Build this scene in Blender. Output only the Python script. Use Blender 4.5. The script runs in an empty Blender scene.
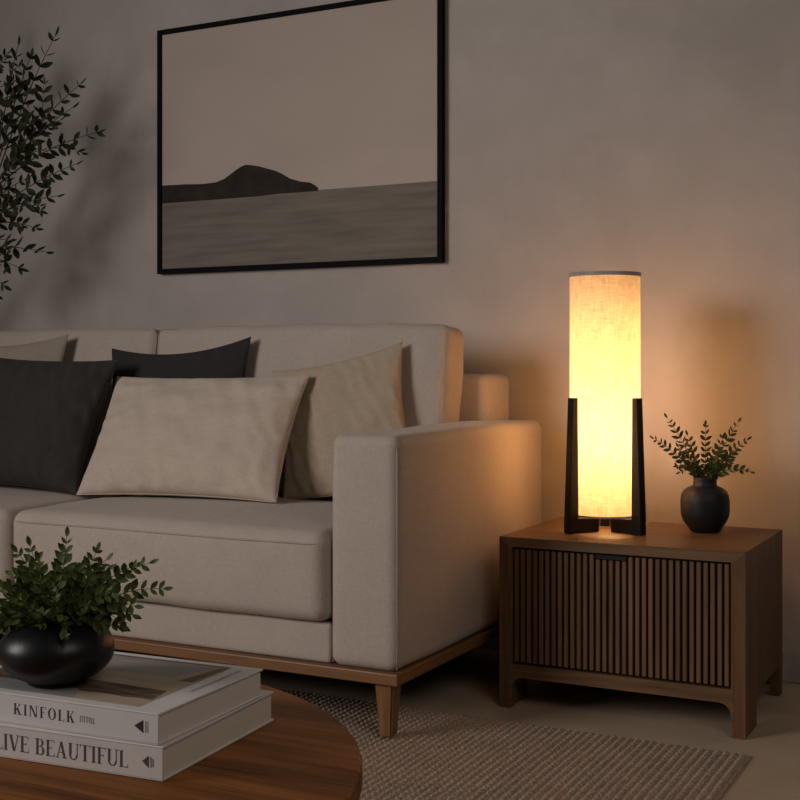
import bpy, bmesh, math, random
from mathutils import Vector, Matrix, noise
random.seed(7)
PI = math.pi
S = bpy.context.scene
C = S.collection

# ------------------------------------------------------------------ camera
cd = bpy.data.cameras.new('camera')
cam = bpy.data.objects.new('camera', cd); C.objects.link(cam)
cam.location = (0, 0, 0.85)
cam.rotation_euler = (PI / 2, 0, math.radians(27.3))
cd.sensor_width = 36; cd.sensor_fit = 'HORIZONTAL'
cd.lens = 36 * 1239 / 800
cd.shift_y = -34 / 800
cd.clip_start = 0.02
S.camera = cam

# ------------------------------------------------------------------ world, light, exposure
W = bpy.data.worlds.new('dusk'); S.world = W; W.use_nodes = True
bgn = W.node_tree.nodes['Background']
bgn.inputs[0].default_value = (1.0, 0.92, 0.86, 1)
bgn.inputs[1].default_value = 0.033

def area_light(name, loc, aim, sx, sy, watts, col, spread=180):
    l = bpy.data.lights.new(name, 'AREA'); l.shape = 'RECTANGLE'
    l.size = sx; l.size_y = sy; l.energy = watts; l.color = col; l.spread = math.radians(spread)
    o = bpy.data.objects.new(name, l); C.objects.link(o); o.location = loc
    o.rotation_euler = (Vector(aim) - Vector(loc)).to_track_quat('-Z', 'Y').to_euler()
    return o
# evening daylight from a window on the left of the viewer
area_light('window_daylight', (-3.55, -0.65, 1.85), (-1.0, 3.0, 0.9), 1.4, 1.4, 20, (1.0, 0.93, 0.90), 95)

# added soft fill, above right of the viewer, brightening books, table and rug
area_light('added_room_fill', (1.1, 0.4, 2.5), (-0.9, 1.9, 0.2), 1.4, 1.4, 6, (1.0, 0.87, 0.77), 120)

vs = S.view_settings
vs.view_transform = 'Standard'; vs.look = 'None'; vs.gamma = 1; vs.use_curve_mapping = False
vs.exposure = 0.0

# ------------------------------------------------------------------ materials
def mat(name):
    m = bpy.data.materials.new(name); m.use_nodes = True
    nt = m.node_tree; return m, nt, nt.nodes['Principled BSDF']

def nd(nt, t, **kw):
    n = nt.nodes.new(t)
    for k, v in kw.items(): setattr(n, k, v)
    return n

def coords(nt, scale=(1, 1, 1), rot=(0, 0, 0)):
    tc = nd(nt, 'ShaderNodeTexCoord'); mp = nd(nt, 'ShaderNodeMapping')
    mp.inputs['Scale'].default_value = scale; mp.inputs['Rotation'].default_value = rot
    nt.links.new(tc.outputs['Object'], mp.inputs['Vector']); return mp.outputs[0]

def noise_tex(nt, vec, scale, detail=4, rough=0.55, dist=0):
    n = nd(nt, 'ShaderNodeTexNoise'); n.inputs['Scale'].default_value = scale
    n.inputs['Detail'].default_value = detail; n.inputs['Roughness'].default_value = rough
    n.inputs['Distortion'].default_value = dist
    nt.links.new(vec, n.inputs['Vector']); return n.outputs['Fac']

def ramp(nt, fac, stops):
    r = nd(nt, 'ShaderNodeValToRGB'); e = r.color_ramp.elements
    while len(e) < len(stops): e.new(0.5)
    for i, (p, c) in enumerate(stops): e[i].position = p; e[i].color = (*c, 1)
    nt.links.new(fac, r.inputs[0]); return r.outputs[0]

def bump(nt, h, strength, dist):
    b = nd(nt, 'ShaderNodeBump'); b.inputs['Strength'].default_value = strength
    b.inputs['Distance'].default_value = dist; nt.links.new(h, b.inputs['Height']); return b.outputs[0]

def mul(nt, a, b, op='MULTIPLY'):
    m = nd(nt, 'ShaderNodeMath', operation=op)
    for i, v in enumerate((a, b)):
        if isinstance(v, (int, float)): m.inputs[i].default_value = v
        else: nt.links.new(v, m.inputs[i])
    return m.outputs[0]

def plain(name, col, rough=0.6, metal=0.0, var=0.12, scale=25, bmp=0.0, bscale=200, spec=0.5):
    m, nt, b = mat(name)
    v = coords(nt); f = noise_tex(nt, v, scale)
    c = ramp(nt, f, [(0.3, tuple(x * (1 - var) for x in col)), (0.7, tuple(min(1, x * (1 + var)) for x in col))])
    nt.links.new(c, b.inputs['Base Color'])
    b.inputs['Roughness'].default_value = rough; b.inputs['Metallic'].default_value = metal
    b.inputs['Specular IOR Level'].default_value = spec
    if bmp: nt.links.new(bump(nt, noise_tex(nt, v, bscale, 3), bmp, 0.001), b.inputs['Normal'])
    return m

def fabric(name, col, var=0.12, weave=0.5, sheen=0.15):
    m, nt, b = mat(name)
    big = noise_tex(nt, coords(nt), 9, 3)
    wx = noise_tex(nt, coords(nt, (60, 60, 420)), 1.0, 2, 0.5)
    wz = noise_tex(nt, coords(nt, (420, 420, 60)), 1.0, 2, 0.5)
    th = mul(nt, wx, wz, 'ADD')
    fine = noise_tex(nt, coords(nt), 330, 2, 0.6)
    h = mul(nt, th, fine, 'ADD')
    f = mul(nt, mul(nt, h, 0.28), mul(nt, big, 0.18), 'ADD')
    c = ramp(nt, f, [(0.36, tuple(x * (1 - var) for x in col)), (0.64, tuple(min(1, x * (1 + var)) for x in col))])
    nt.links.new(c, b.inputs['Base Color'])
    b.inputs['Roughness'].default_value = 0.92
    b.inputs['Sheen Weight'].default_value = sheen; b.inputs['Sheen Roughness'].default_value = 0.5
    b.inputs['Specular IOR Level'].default_value = 0.15
    nt.links.new(bump(nt, h, weave, 0.0012), b.inputs['Normal'])
    return m

def wood(name, dark, light, axis='X', rough=0.45, scale=1.0, spec=0.4):
    m, nt, b = mat(name)
    sc = {'X': (0.9, 11, 11), 'Y': (11, 0.9, 11), 'Z': (11, 11, 0.9)}[axis]
    v = coords(nt, tuple(x * scale for x in sc))
    f1 = noise_tex(nt, v, 1.6, 6, 0.6, 1.2)
    sc2 = {'X': (6, 160, 160), 'Y': (160, 6, 160), 'Z': (160, 160, 6)}[axis]
    f2 = noise_tex(nt, coords(nt, sc2), 1.0, 3, 0.6)
    f = mul(nt, mul(nt, f1, 0.75), mul(nt, f2, 0.25), 'ADD')
    mid = tuple((a + c) / 2 for a, c in zip(dark, light))
    c = ramp(nt, f, [(0.33, dark), (0.5, mid), (0.68, light)])
    nt.links.new(c, b.inputs['Base Color'])
    b.inputs['Roughness'].default_value = rough; b.inputs['Specular IOR Level'].default_value = spec
    nt.links.new(bump(nt, f2, 0.25, 0.0006), b.inputs['Normal'])
    return m

def plaster():
    m, nt, b = mat('limewash_plaster')
    v = coords(nt)
    f = mul(nt, mul(nt, noise_tex(nt, v, 1.1, 5, 0.62, 0.4), 0.7), mul(nt, noise_tex(nt, v, 6, 5, 0.6), 0.3), 'ADD')
    c = ramp(nt, f, [(0.35, (0.43, 0.385, 0.35)), (0.65, (0.55, 0.50, 0.46))])
    nt.links.new(c, b.inputs['Base Color']); b.inputs['Roughness'].default_value = 0.95
    b.inputs['Specular IOR Level'].default_value = 0.1
    nt.links.new(bump(nt, noise_tex(nt, v, 14, 6, 0.6), 0.25, 0.004), b.inputs['Normal'])
    return m

def stone_floor():
    m, nt, b = mat('honed_stone')
    v = coords(nt)
    f = noise_tex(nt, v, 5, 7, 0.6, 0.6)
    c = ramp(nt, f, [(0.3, (0.44, 0.335, 0.235)), (0.7, (0.54, 0.43, 0.315))])
    nt.links.new(c, b.inputs['Base Color']); b.inputs['Roughness'].default_value = 0.5
    b.inputs['Specular IOR Level'].default_value = 0.3
    return m

def jute():
    m, nt, b = mat('woven_jute')
    v = coords(nt)
    f = mul(nt, mul(nt, noise_tex(nt, v, 220, 3, 0.6), 0.85), mul(nt, noise_tex(nt, v, 12, 3), 0.15), 'ADD')
    c = ramp(nt, f, [(0.32, (0.22, 0.165, 0.122)), (0.5, (0.45, 0.345, 0.265)), (0.68, (0.65, 0.52, 0.415))])
    nt.links.new(c, b.inputs['Base Color']); b.inputs['Roughness'].default_value = 0.95
    b.inputs['Specular IOR Level'].default_value = 0.1
    nt.links.new(bump(nt, noise_tex(nt, v, 300, 3), 0.7, 0.002), b.inputs['Normal'])
    return m

def shade_mat():
    m, nt, b = mat('linen_lamp_shade')
    nt.nodes.remove(b); out = nt.nodes['Material Output']
    w1 = noise_tex(nt, coords(nt, (300, 300, 25)), 1, 3, 0.6)
    w2 = noise_tex(nt, coords(nt, (40, 40, 320)), 1, 3, 0.6)
    w3 = noise_tex(nt, coords(nt), 40, 4, 0.6, 1.0)
    f = mul(nt, mul(nt, mul(nt, w1, w2, 'ADD'), 0.35), mul(nt, w3, 0.3), 'ADD')
    c = ramp(nt, f, [(0.36, (0.66, 0.52, 0.36)), (0.66, (0.95, 0.86, 0.70))])
    tr = nd(nt, 'ShaderNodeBsdfTranslucent'); df = nd(nt, 'ShaderNodeBsdfDiffuse')
    nt.links.new(c, tr.inputs[0]); nt.links.new(c, df.inputs[0])
    mx = nd(nt, 'ShaderNodeMixShader'); mx.inputs[0].default_value = 0.34
    nt.links.new(tr.outputs[0], mx.inputs[1]); nt.links.new(df.outputs[0], mx.inputs[2])
    nt.links.new(mx.outputs[0], out.inputs[0])
    return m

def emit_mat(name, col, st):
    m, nt, b = mat(name)
    b.inputs['Emission Color'].default_value = (*col, 1); b.inputs['Emission Strength'].default_value = st
    b.inputs['Base Color'].default_value = (*col, 1)
    return m

def tube_mat():
    m, nt, b = mat('glowing_glass_tube')
    nt.nodes.remove(b); out = nt.nodes['Material Output']
    t = nd(nt, 'ShaderNodeBsdfTransparent'); e = nd(nt, 'ShaderNodeEmission')
    e.inputs[0].default_value = (1.0, 0.60, 0.25, 1); e.inputs[1].default_value = 6.0
    a = nd(nt, 'ShaderNodeAddShader'); nt.links.new(t.outputs[0], a.inputs[0]); nt.links.new(e.outputs[0], a.inputs[1])
    nt.links.new(a.outputs[0], out.inputs[0]); return m

M = dict(
    wall=plaster(), floor=stone_floor(), jute=jute(),
    trim=plain('painted_trim', (0.42, 0.37, 0.33), 0.6),
    linen=fabric('sofa_linen', (0.47, 0.40, 0.345)),
    seam=fabric('seam_linen', (0.40, 0.34, 0.29)),
    oat=fabric('oatmeal_linen', (0.56, 0.47, 0.385)),
    sand=fabric('shaded_sand_linen', (0.43, 0.345, 0.25)),  # tone darkened for the shadow this pillow sits in
    taupe=fabric('taupe_linen', (0.34, 0.29, 0.23)),
    char=fabric('charcoal_cotton', (0.046, 0.041, 0.037), 0.15, 0.3, 0.03),
    soot=fabric('soot_cotton', (0.034, 0.032, 0.031), 0.15, 0.3, 0.03),
    wal_x=wood('walnut_lengthwise', (0.098, 0.051, 0.024), (0.22, 0.128, 0.064), 'X', spec=0.25),
    wal_y=wood('walnut_side', (0.098, 0.051, 0.024), (0.215, 0.115, 0.056), 'Y', spec=0.25),
    wal_z=wood('walnut_upright', (0.085, 0.042, 0.019), (0.20, 0.105, 0.050), 'Z', spec=0.25),
    slat=wood('walnut_slats', (0.085, 0.042, 0.020), (0.22, 0.118, 0.058), 'Z', 0.55, 1.4),
    oak=wood('sofa_timber', (0.145, 0.066, 0.025), (0.29, 0.145, 0.060), 'X'),
    oak_y=wood('sofa_timber_side', (0.145, 0.066, 0.025), (0.29, 0.145, 0.060), 'Y'),
    oak_z=wood('sofa_leg_timber', (0.145, 0.066, 0.025), (0.29, 0.145, 0.060), 'Z'),
    table=wood('table_walnut', (0.062, 0.019, 0.006), (0.42, 0.165, 0.045), 'X', 0.55, 0.8, 0.15),
    black_in=plain('recess_shade_and_backing', (0.012, 0.010, 0.009), 0.8),  # near-black for shade in the slat gaps and notch, also hidden boards
    black=plain('black_timber', (0.010, 0.008, 0.007), 0.5, spec=0.25),
    metal=plain('black_steel', (0.012, 0.012, 0.013), 0.4, 0.6),
    frame=plain('black_frame', (0.004, 0.004, 0.0045), 0.7, spec=0.1),
    vase=plain('matte_black_ceramic', (0.013, 0.014, 0.016), 0.5, 0, 0.2, 30, 0.15, 300, 0.35),
    vase2=plain('satin_black_ceramic', (0.009, 0.009, 0.0105), 0.36, 0, 0.2, 30, 0.12, 300, 0.4),
    soil=plain('dark_soil', (0.02, 0.014, 0.01), 0.9),
    pot=plain('grey_clay', (0.12, 0.11, 0.10), 0.8),
    leaf=plain('green_leaf', (0.088, 0.125, 0.034), 0.5, 0, 0.35, 60, spec=0.2),
    leaf_warm=plain('olive_leaf', (0.060, 0.075, 0.022), 0.5, 0, 0.35, 60, spec=0.2),
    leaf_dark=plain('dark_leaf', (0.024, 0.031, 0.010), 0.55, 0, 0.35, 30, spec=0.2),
    stem=plain('green_brown_stem', (0.055, 0.045, 0.022), 0.7),
    bark=plain('thin_bark', (0.05, 0.037, 0.025), 0.85),
    shade=shade_mat(), band=plain('grey_shade_band', (0.40, 0.36, 0.32), 0.8),
    brass=plain('dull_brass', (0.35, 0.24, 0.11), 0.35, 0.9),
    bulb=tube_mat(),
    cover=plain('white_cover', (0.72, 0.70, 0.685), 0.6, 0, 0.03, spec=0.2),
    cover2=plain('ivory_cover', (0.70, 0.665, 0.63), 0.6, 0, 0.03, spec=0.2),
    page=plain('page_block', (0.74, 0.69, 0.62), 0.85, 0, 0.02, 200),
    page2=plain('cream_page_block', (0.72, 0.65, 0.55), 0.85, 0, 0.02, 200),
    ink=plain('dark_ink', (0.02, 0.02, 0.022), 0.6),
    ink2=plain('brown_grey_ink', (0.075, 0.065, 0.06), 0.6),
    ink3=plain('pale_grey_ink', (0.24, 0.23, 0.22), 0.6),
)

# ------------------------------------------------------------------ object helpers
def thing(name, label, cat, loc=(0, 0, 0), rz=0, group=None):
    o = bpy.data.objects.new(name, None); C.objects.link(o)
    o.empty_display_size = 0.05
    o.location = loc; o.rotation_euler = (0, 0, rz); o['label'] = label; o['category'] = cat
    if group: o['group'] = group
    return o

def obj(name, bm, mats, parent=None, smooth=False, label=None):
    me = bpy.data.meshes.new(name)
    bmesh.ops.recalc_face_normals(bm, faces=bm.faces[:])
    if smooth:
        for f in bm.faces: f.smooth = True
    bm.to_mesh(me); bm.free()
    if not isinstance(mats, (list, tuple)): mats = [mats]
    for m in mats: me.materials.append(m)
    o = bpy.data.objects.new(name, me); C.objects.link(o)
    if parent: o.parent = parent
    if label: o['label'] = label
    return o

def autosmooth(o, deg=35):
    bpy.context.view_layer.objects.active = o
    me = o.data
    bm = bmesh.new(); bm.from_mesh(me)
    for f in bm.faces: f.smooth = True
    for e in bm.edges:
        if len(e.link_faces) == 2 and e.calc_face_angle(0) > math.radians(deg): e.smooth = False
    bm.to_mesh(me); bm.free()
    return o

def struct(o): o['kind'] = 'structure'; return o

def box(bm, x0, x1, y0, y1, z0, z1, bev=0.0, seg=2, mi=0):
    r = bmesh.ops.create_cube(bm, size=1.0)
    vs_ = r['verts']
    for v in vs_:
        v.co = Vector(((x0 + x1) / 2 + v.co.x * (x1 - x0), (y0 + y1) / 2 + v.co.y * (y1 - y0), (z0 + z1) / 2 + v.co.z * (z1 - z0)))
    fs = set(f for v in vs_ for f in v.link_faces)
    for f in fs: f.material_index = mi
    if bev:
        es = list(set(e for v in vs_ for e in v.link_edges))
        bmesh.ops.bevel(bm, geom=es, offset=bev, segments=seg, profile=0.5, affect='EDGES')
    return bm

def new_box(*a, **k): return box(bmesh.new(), *a, **k)

def prism(bm, pts, axis, a0, a1, mi=0):
    """pts 2-D outline, extruded along axis between a0 and a1"""
    def mk(p, a):
        return {'X': (a, p[0], p[1]), 'Y': (p[0], a, p[1]), 'Z': (p[0], p[1], a)}[axis]
    v0 = [bm.verts.new(mk(p, a0)) for p in pts]; v1 = [bm.verts.new(mk(p, a1)) for p in pts]
    n = len(pts); fs = [bm.faces.new(v0), bm.faces.new(v1[::-1])]
    for i in range(n): fs.append(bm.faces.new((v0[i], v1[i], v1[(i + 1) % n], v0[(i + 1) % n])))
    for f in fs: f.material_index = mi
    return bm

def lathe(bm, prof, n=48, cx=0, cy=0, cap=True, mi=0):
    rings = []
    for r, z in prof:
        rings.append([bm.verts.new((cx + r * math.cos(2 * PI * i / n), cy + r * math.sin(2 * PI * i / n), z)) for i in range(n)])
    for a, b in zip(rings, rings[1:]):
        for i in range(n):
            bm.faces.new((a[i], a[(i + 1) % n], b[(i + 1) % n], b[i])).material_index = mi
    if cap:
        bm.faces.new(rings[0][::-1]).material_index = mi; bm.faces.new(rings[-1]).material_index = mi
    return bm

def tube(bm, pts, r, n=6, closed=False, r_end=None, mi=0):
    pts = [Vector(p) for p in pts]; m = len(pts); rings = []
    for i, p in enumerate(pts):
        if closed: t = pts[(i + 1) % m] - pts[i - 1]
        else: t = pts[min(i + 1, m - 1)] - pts[max(i - 1, 0)]
        if t.length < 1e-9: t = Vector((0, 0, 1))
        t.normalize()
        up = Vector((0, 0, 1)) if abs(t.z) < 0.9 else Vector((0, 1, 0))
        a = t.cross(up).normalized(); b = t.cross(a)
        rr = r if r_end is None else r + (r_end - r) * i / max(1, m - 1)
        rings.append([bm.verts.new(p + (a * math.cos(2 * PI * k / n) + b * math.sin(2 * PI * k / n)) * rr) for k in range(n)])
    for i in range(m if closed else m - 1):
        A, B = rings[i], rings[(i + 1) % m]
        for k in range(n): bm.faces.new((A[k], A[(k + 1) % n], B[(k + 1) % n], B[k])).material_index = mi
    if not closed:
        bm.faces.new(rings[0][::-1]); bm.faces.new(rings[-1])
    return bm

def soft_box(dx, dy, dz, r, n=28, puff=(0, 0, 0), wob=0.0, freq=6, seed=0, puff_z_low=None):
    """cushion block: rounded box centred at origin with crowned faces and slight wrinkles"""
    bm = bmesh.new(); h = Vector((dx / 2, dy / 2, dz / 2)); cache = {}
    def cnt(d): return max(6, int(n * d / max(dx, dy, dz)))
    def coord(i, m, hh):     # dense near the rounded edges
        e = 4
        if i <= e: return -hh + r * (i / e)
        if i >= m - e: return hh - r * ((m - i) / e)
        return -(hh - r) + 2 * (hh - r) * (i - e) / (m - 2 * e)
    N = [cnt(dx) + 8, cnt(dy) + 8, cnt(dz) + 8]
    def vert(ix, iy, iz):
        k = (ix, iy, iz)
        if k in cache: return cache[k]
        p = Vector((coord(ix, N[0], h.x), coord(iy, N[1], h.y), coord(iz, N[2], h.z)))
        q = Vector([max(-(h[a] - r), min(h[a] - r, p[a])) for a in range(3)])
        d = p - q
        if d.length > 1e-9: p = q + d.normalized() * r
        u = [max(-1, min(1, p[a] / h[a])) for a in range(3)]
        w = [1 - x * x for x in u]
        off = Vector((u[0] * puff[0] * (w[1] * w[2]) ** 0.6, u[1] * puff[1] * (w[0] * w[2]) ** 0.6, u[2] * (puff[2] if (puff_z_low is None or u[2] > 0) else puff_z_low) * (w[0] * w[1]) ** 0.6))
        if wob:
            nv = noise.noise_vector(p * freq + Vector((seed * 7.1, seed * 3.3, seed)))
            nv2 = noise.noise_vector(p * freq * 2.7 + Vector((seed, seed * 5.3, 1)))
            off += nv * wob + nv2 * wob * 0.4
        cache[k] = bm.verts.new(p + off); return cache[k]
    for ax in range(3):
        a, b = [k for k in range(3) if k != ax]
        for side in (0, N[ax]):
            for i in range(N[a]):
                for j in range(N[b]):
                    ks = []
                    for (ii, jj) in ((i, j), (i + 1, j), (i + 1, j + 1), (i, j + 1)):
                        k = [0, 0, 0]; k[ax] = side; k[a] = ii; k[b] = jj; ks.append(vert(*k))
                    bm.faces.new(ks)
    return bm

def place(bm, loc=(0, 0, 0), rx=0, ry=0, rz=0):
    m = Matrix.Translation(loc) @ Matrix.Rotation(rz, 4, 'Z') @ Matrix.Rotation(ry, 4, 'Y') @ Matrix.Rotation(rx, 4, 'X')
    bmesh.ops.transform(bm, matrix=m, verts=bm.verts[:]); return bm

# ------------------------------------------------------------------ the room
WY = 3.45
struct(obj('floor', new_box(-6.0, 3.0, -2.5, WY + 0.15, -0.1, 0), M['floor']))
struct(obj('wall_back', new_box(-6.0, 3.0, WY, WY + 0.15, 0, 2.9), M['wall']))
struct(obj('baseboard_back', new_box(-6.0, 3.0, WY - 0.014, WY, 0.0005, 0.078, bev=0.003), M['trim']))

# ------------------------------------------------------------------ rug
def make_rug():
    x0, x1, y0, y1 = -3.1, -0.557, 0.75, 2.738
    # rows run in depth; plaited bumps along each row
    pitch, hgt = 0.0180, 0.0110
    bm = bmesh.new()
    fine_x0, fine_y0 = -1.75, 1.35
    xs = []; x = x0
    while x < x1 - 1e-6: xs.append(x); x += (0.0028 if x > fine_x0 else 0.0045)
    xs.append(x1)
    ys = []; y = y0
    while y < y1 - 1e-6: ys.append(y); y += (0.0045 if y > fine_y0 else 0.009)
    ys.append(y1)
    grid = []
    for x in xs:
        col = []
        for y in ys:
            wv = 0.0025 * noise.noise((x * 3, y * 6, 0.3))
            row = math.floor((x + wv - x0) / pitch); t = ((x + wv - x0) / pitch) % 1.0
            prof = max(0, 1 - (2 * t - 1) ** 2) ** 0.8
            ph = 0.31 * row + 0.55 * noise.noise((row * 1.7, y * 5, 2.1))
            plait = 0.5 + 0.5 * math.cos(2 * PI * (y / 0.019 + ph + (t - 0.5) * 0.9))
            z = 0.0015 + 0.9 * hgt * prof * (0.68 + 0.32 * plait) + 0.0012 * noise.noise((x * 160, y * 160, 5))
            ed = min(x - x0, x1 - x, y - y0, y1 - y)
            if ed < 0.012: z = 0.003 + (z - 0.003) * math.sqrt(max(0, ed) / 0.012)
            jx = jy = 0
            if ed < 1e-4: jx = 0.004 * noise.noise((x * 40, y * 40, 1)); jy = 0.004 * noise.noise((x * 40, y * 40, 9))
            col.append(bm.verts.new((x + jx, y + jy, max(z, 0.002))))
        grid.append(col)
    for i in range(len(xs) - 1):
        for j in range(len(ys) - 1):
            bm.faces.new((grid[i][j], grid[i + 1][j], grid[i + 1][j + 1], grid[i][j + 1]))
    edge = [g[0] for g in grid] + grid[-1][1:] + [g[-1] for g in grid[::-1]][1:] + grid[0][::-1][1:-1]
    low = [bm.verts.new((v.co.x, v.co.y, 0.0005)) for v in edge]
    n = len(edge)
    for i in range(n): bm.faces.new((edge[i], low[i], low[(i + 1) % n], edge[(i + 1) % n]))
    o = obj('rug', bm, M['jute'], smooth=True)
    o['label'] = 'chunky beige woven rug under the sofa front and round table'; o['category'] = 'rug'
    return o
make_rug()
RUG = 0.0131

# ------------------------------------------------------------------ sofa
SX1 = -1.274; AW = 0.176; SX0 = -3.62
SF, SB = 2.455, 3.375
sofa = thing('sofa', 'long beige linen sofa with thick block arms and timber base, below the framed picture', 'sofa', (0, 0, 0))
def arm(x0, x1):
    a = obj('arm', place(soft_box(x1 - x0, SB - SF, 0.531, 0.026, 40, (0.006, 0.003, 0.004), 0.0022, 5, x0),
                         ((x0 + x1) / 2, (SF + SB) / 2, 0.162 + 0.2655)), M['linen'], sofa, True)
    zt, zb, g = 0.6935 - 0.0125, 0.168, 0.011
    for nm, yy in (('piping', SF + 0.0065),):
        pts = []
        for k in range(9): pts.append((x1 - 0.0055, yy + 0.004, zb + (zt - 0.03 - zb) * k / 8))
        for k in range(1, 5):
            an = PI / 2 * k / 4
            pts.append((x1 - 0.0055 - 0.022 * (1 - math.cos(an)), yy + 0.004, zt - 0.03 + 0.031 * math.sin(an)))
        for k in range(1, 7): pts.append((x1 - 0.0275 - (x1 - x0 - 0.055) * k / 6, yy + 0.004, zt + 0.0015))
        for k in range(1, 5):
            an = PI / 2 * k / 4
            pts.append((x0 + 0.0275 - 0.022 * math.sin(an), yy + 0.004, zt - 0.03 + 0.031 * math.cos(an)))
        for k in range(1, 9): pts.append((x0 + 0.0055, yy + 0.004, zt - 0.03 - (zt - 0.03 - zb) * k / 8))
        obj('piping', tube(bmesh.new(), pts, 0.0024, 6), M['seam'], a, True, 'raised seam along the arm front edge')
    return a
arm(SX1 - AW, SX1); arm(SX0, SX0 + AW)
IX0, IX1 = SX0 + AW + 0.003, SX1 - AW - 0.003
obj('base', place(soft_box(IX1 - IX0, 3.19 - SF - 0.01, 0.093, 0.010, 40), ((IX0 + IX1) / 2, (SF + 0.012 + 3.19) / 2, 0.162 + 0.0465)), M['linen'], sofa, True)
bf = obj('back_frame', place(soft_box(SX1 - SX0 - 0.20, 0.19, 0.655, 0.022, 40, (0.004, 0.003, 0.006), 0.002, 5, 3),
      ((SX0 + SX1) / 2 - 0.010, 3.295, 0.17 + 0.3275)), M['linen'], sofa, True)
# timber rail
bm = bmesh.new()
box(bm, SX0 - 0.004, SX1 + 0.004, SF - 0.008, SF + 0.05, 0.135, 0.1615, bev=0.003)
obj('base_rail', bm, M['oak'], sofa)
obj('base_rail', new_box(SX1 - 0.05, SX1 + 0.004, SF + 0.0505, SB - 0.01, 0.135, 0.1615, bev=0.003), M['oak_y'], sofa)
obj('base_rail', new_box(SX0 - 0.004, SX0 + 0.05, SF + 0.0505, SB - 0.01, 0.135, 0.1615, bev=0.003), M['oak_y'], sofa)
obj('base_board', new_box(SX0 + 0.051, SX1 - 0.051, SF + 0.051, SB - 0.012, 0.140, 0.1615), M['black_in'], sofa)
def sofa_leg(x, y, zb):
    bm = bmesh.new(); prof = [(0.0155, zb), (0.0235, 0.1345)]
    rings = []
    for hw, z in prof:
        rings.append([bm.verts.new((x + sx * hw, y + sy * hw, z)) for sx, sy in ((-1, -1), (1, -1), (1, 1), (-1, 1))])
    for i in range(4): bm.faces.new((rings[0][i], rings[0][(i + 1) % 4], rings[1][(i + 1) % 4], rings[1][i]))
    bm.faces.new(rings[0]); bm.faces.new(rings[1])
    bmesh.ops.bevel(bm, geom=bm.edges[:], offset=0.004, segments=2, affect='EDGES')
    obj('leg', bm, M['oak_z'], sofa)
sofa_leg(SX1 - 0.036, SF + 0.025, RUG); sofa_leg(SX0 + 0.04, SF + 0.025, 0.0005)
sofa_leg(SX1 - 0.04, SB - 0.06, 0.0005); sofa_leg(SX0 + 0.04, SB - 0.06, 0.0005)
# seat cushions
SPL = -2.428
def ring_pts(hx, hy, z, r, m=8):
    pts = []
    for cx, cy, a0 in ((hx - r, hy - r, 0), (-hx + r, hy - r, PI / 2), (-hx + r, -hy + r, PI), (hx - r, -hy + r, 1.5 * PI)):
        for k in range(m + 1):
            a = a0 + PI / 2 * k / m
            pts.append((cx + r * math.cos(a), cy + r * math.sin(a), z))
    # densify the straights
    out = []
    for i, p in enumerate(pts):
        q = pts[(i + 1) % len(pts)]; out.append(p)
        if (Vector(p) - Vector(q)).length > 0.05:
            for k in range(1, 12): out.append(tuple(Vector(p).lerp(Vector(q), k / 12)))
    return out
for (a, b, sd) in ((SPL + 0.004, IX1 - 0.002, 1), (IX0 + 0.002, SPL - 0.004, 2)):
    y0, y1, z0, z1 = SF - 0.018, 3.045, 0.258, 0.466
    bm = soft_box(b - a, y1 - y0, z1 - z0, 0.034, 44, (0.002, 0.010, 0.016), 0.003, 4.5, sd, 0.0)
    sc_ = obj('seat_cushion', place(bm, ((a + b) / 2, (y0 + y1) / 2, (z0 + z1) / 2)), M['linen'], sofa, True)
    hx, hy = (b - a) / 2 - 0.003, (y1 - y0) / 2 - 0.0005
    bm = bmesh.new()
    P = []
    for p in ring_pts(hx, hy, 0, 0.036):
        u = p[0] / hx; v = p[1] / hy
        extra = (0.010 * (max(0, 1 - u * u) * (1 - 0.78 ** 2)) ** 0.6) * v if abs(v) > 0.95 else 0
        nv = noise.noise_vector(Vector((p[0], p[1], 0.078)) * 4.5 + Vector((sd * 7.1, sd * 3.3, sd))) * 0.003
        P.append((p[0] + nv.x, p[1] + extra + nv.y, 0.078 + nv.z))
    tube(bm, P, 0.0026, 6, True)
    obj('piping', place(bm, ((a + b) / 2, (y0 + y1) / 2, (z0 + z1) / 2)), M['seam'], sc_, True, 'thin seam around the cushion top')
# back cushions
for (a, b, sd) in ((-2.458, -1.452, 4), (-3.46, -2.465, 5)):
    dz, dy = 0.505, 0.125
    bm = soft_box(b - a, dy, dz, 0.026, 44, (0.004, 0.018, 0.006), 0.0045, 5, sd)
    lean = math.radians(-7)
    loc = ((a + b) / 2, 3.135, 0.472 + dz / 2 - 0.012)
    bc = obj('back_cushion', place(bm, loc, rx=lean), M['linen'], sofa, True)
    P = []
    for p in ring_pts((b - a) / 2 - 0.002, dz / 2 - 0.002, 0, 0.026):
        q = Vector((p[0], -dy / 2 + 0.010, p[1]))
        nv = noise.noise_vector(q * 5 + Vector((sd * 7.1, sd * 3.3, sd))) * 0.0045
        P.append(q + nv)
    bm = tube(bmesh.new(), P, 0.0026, 6, True)
    obj('piping', place(bm, loc, rx=lean), M['seam'], bc, True, 'thin seam around the cushion face')

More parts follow.
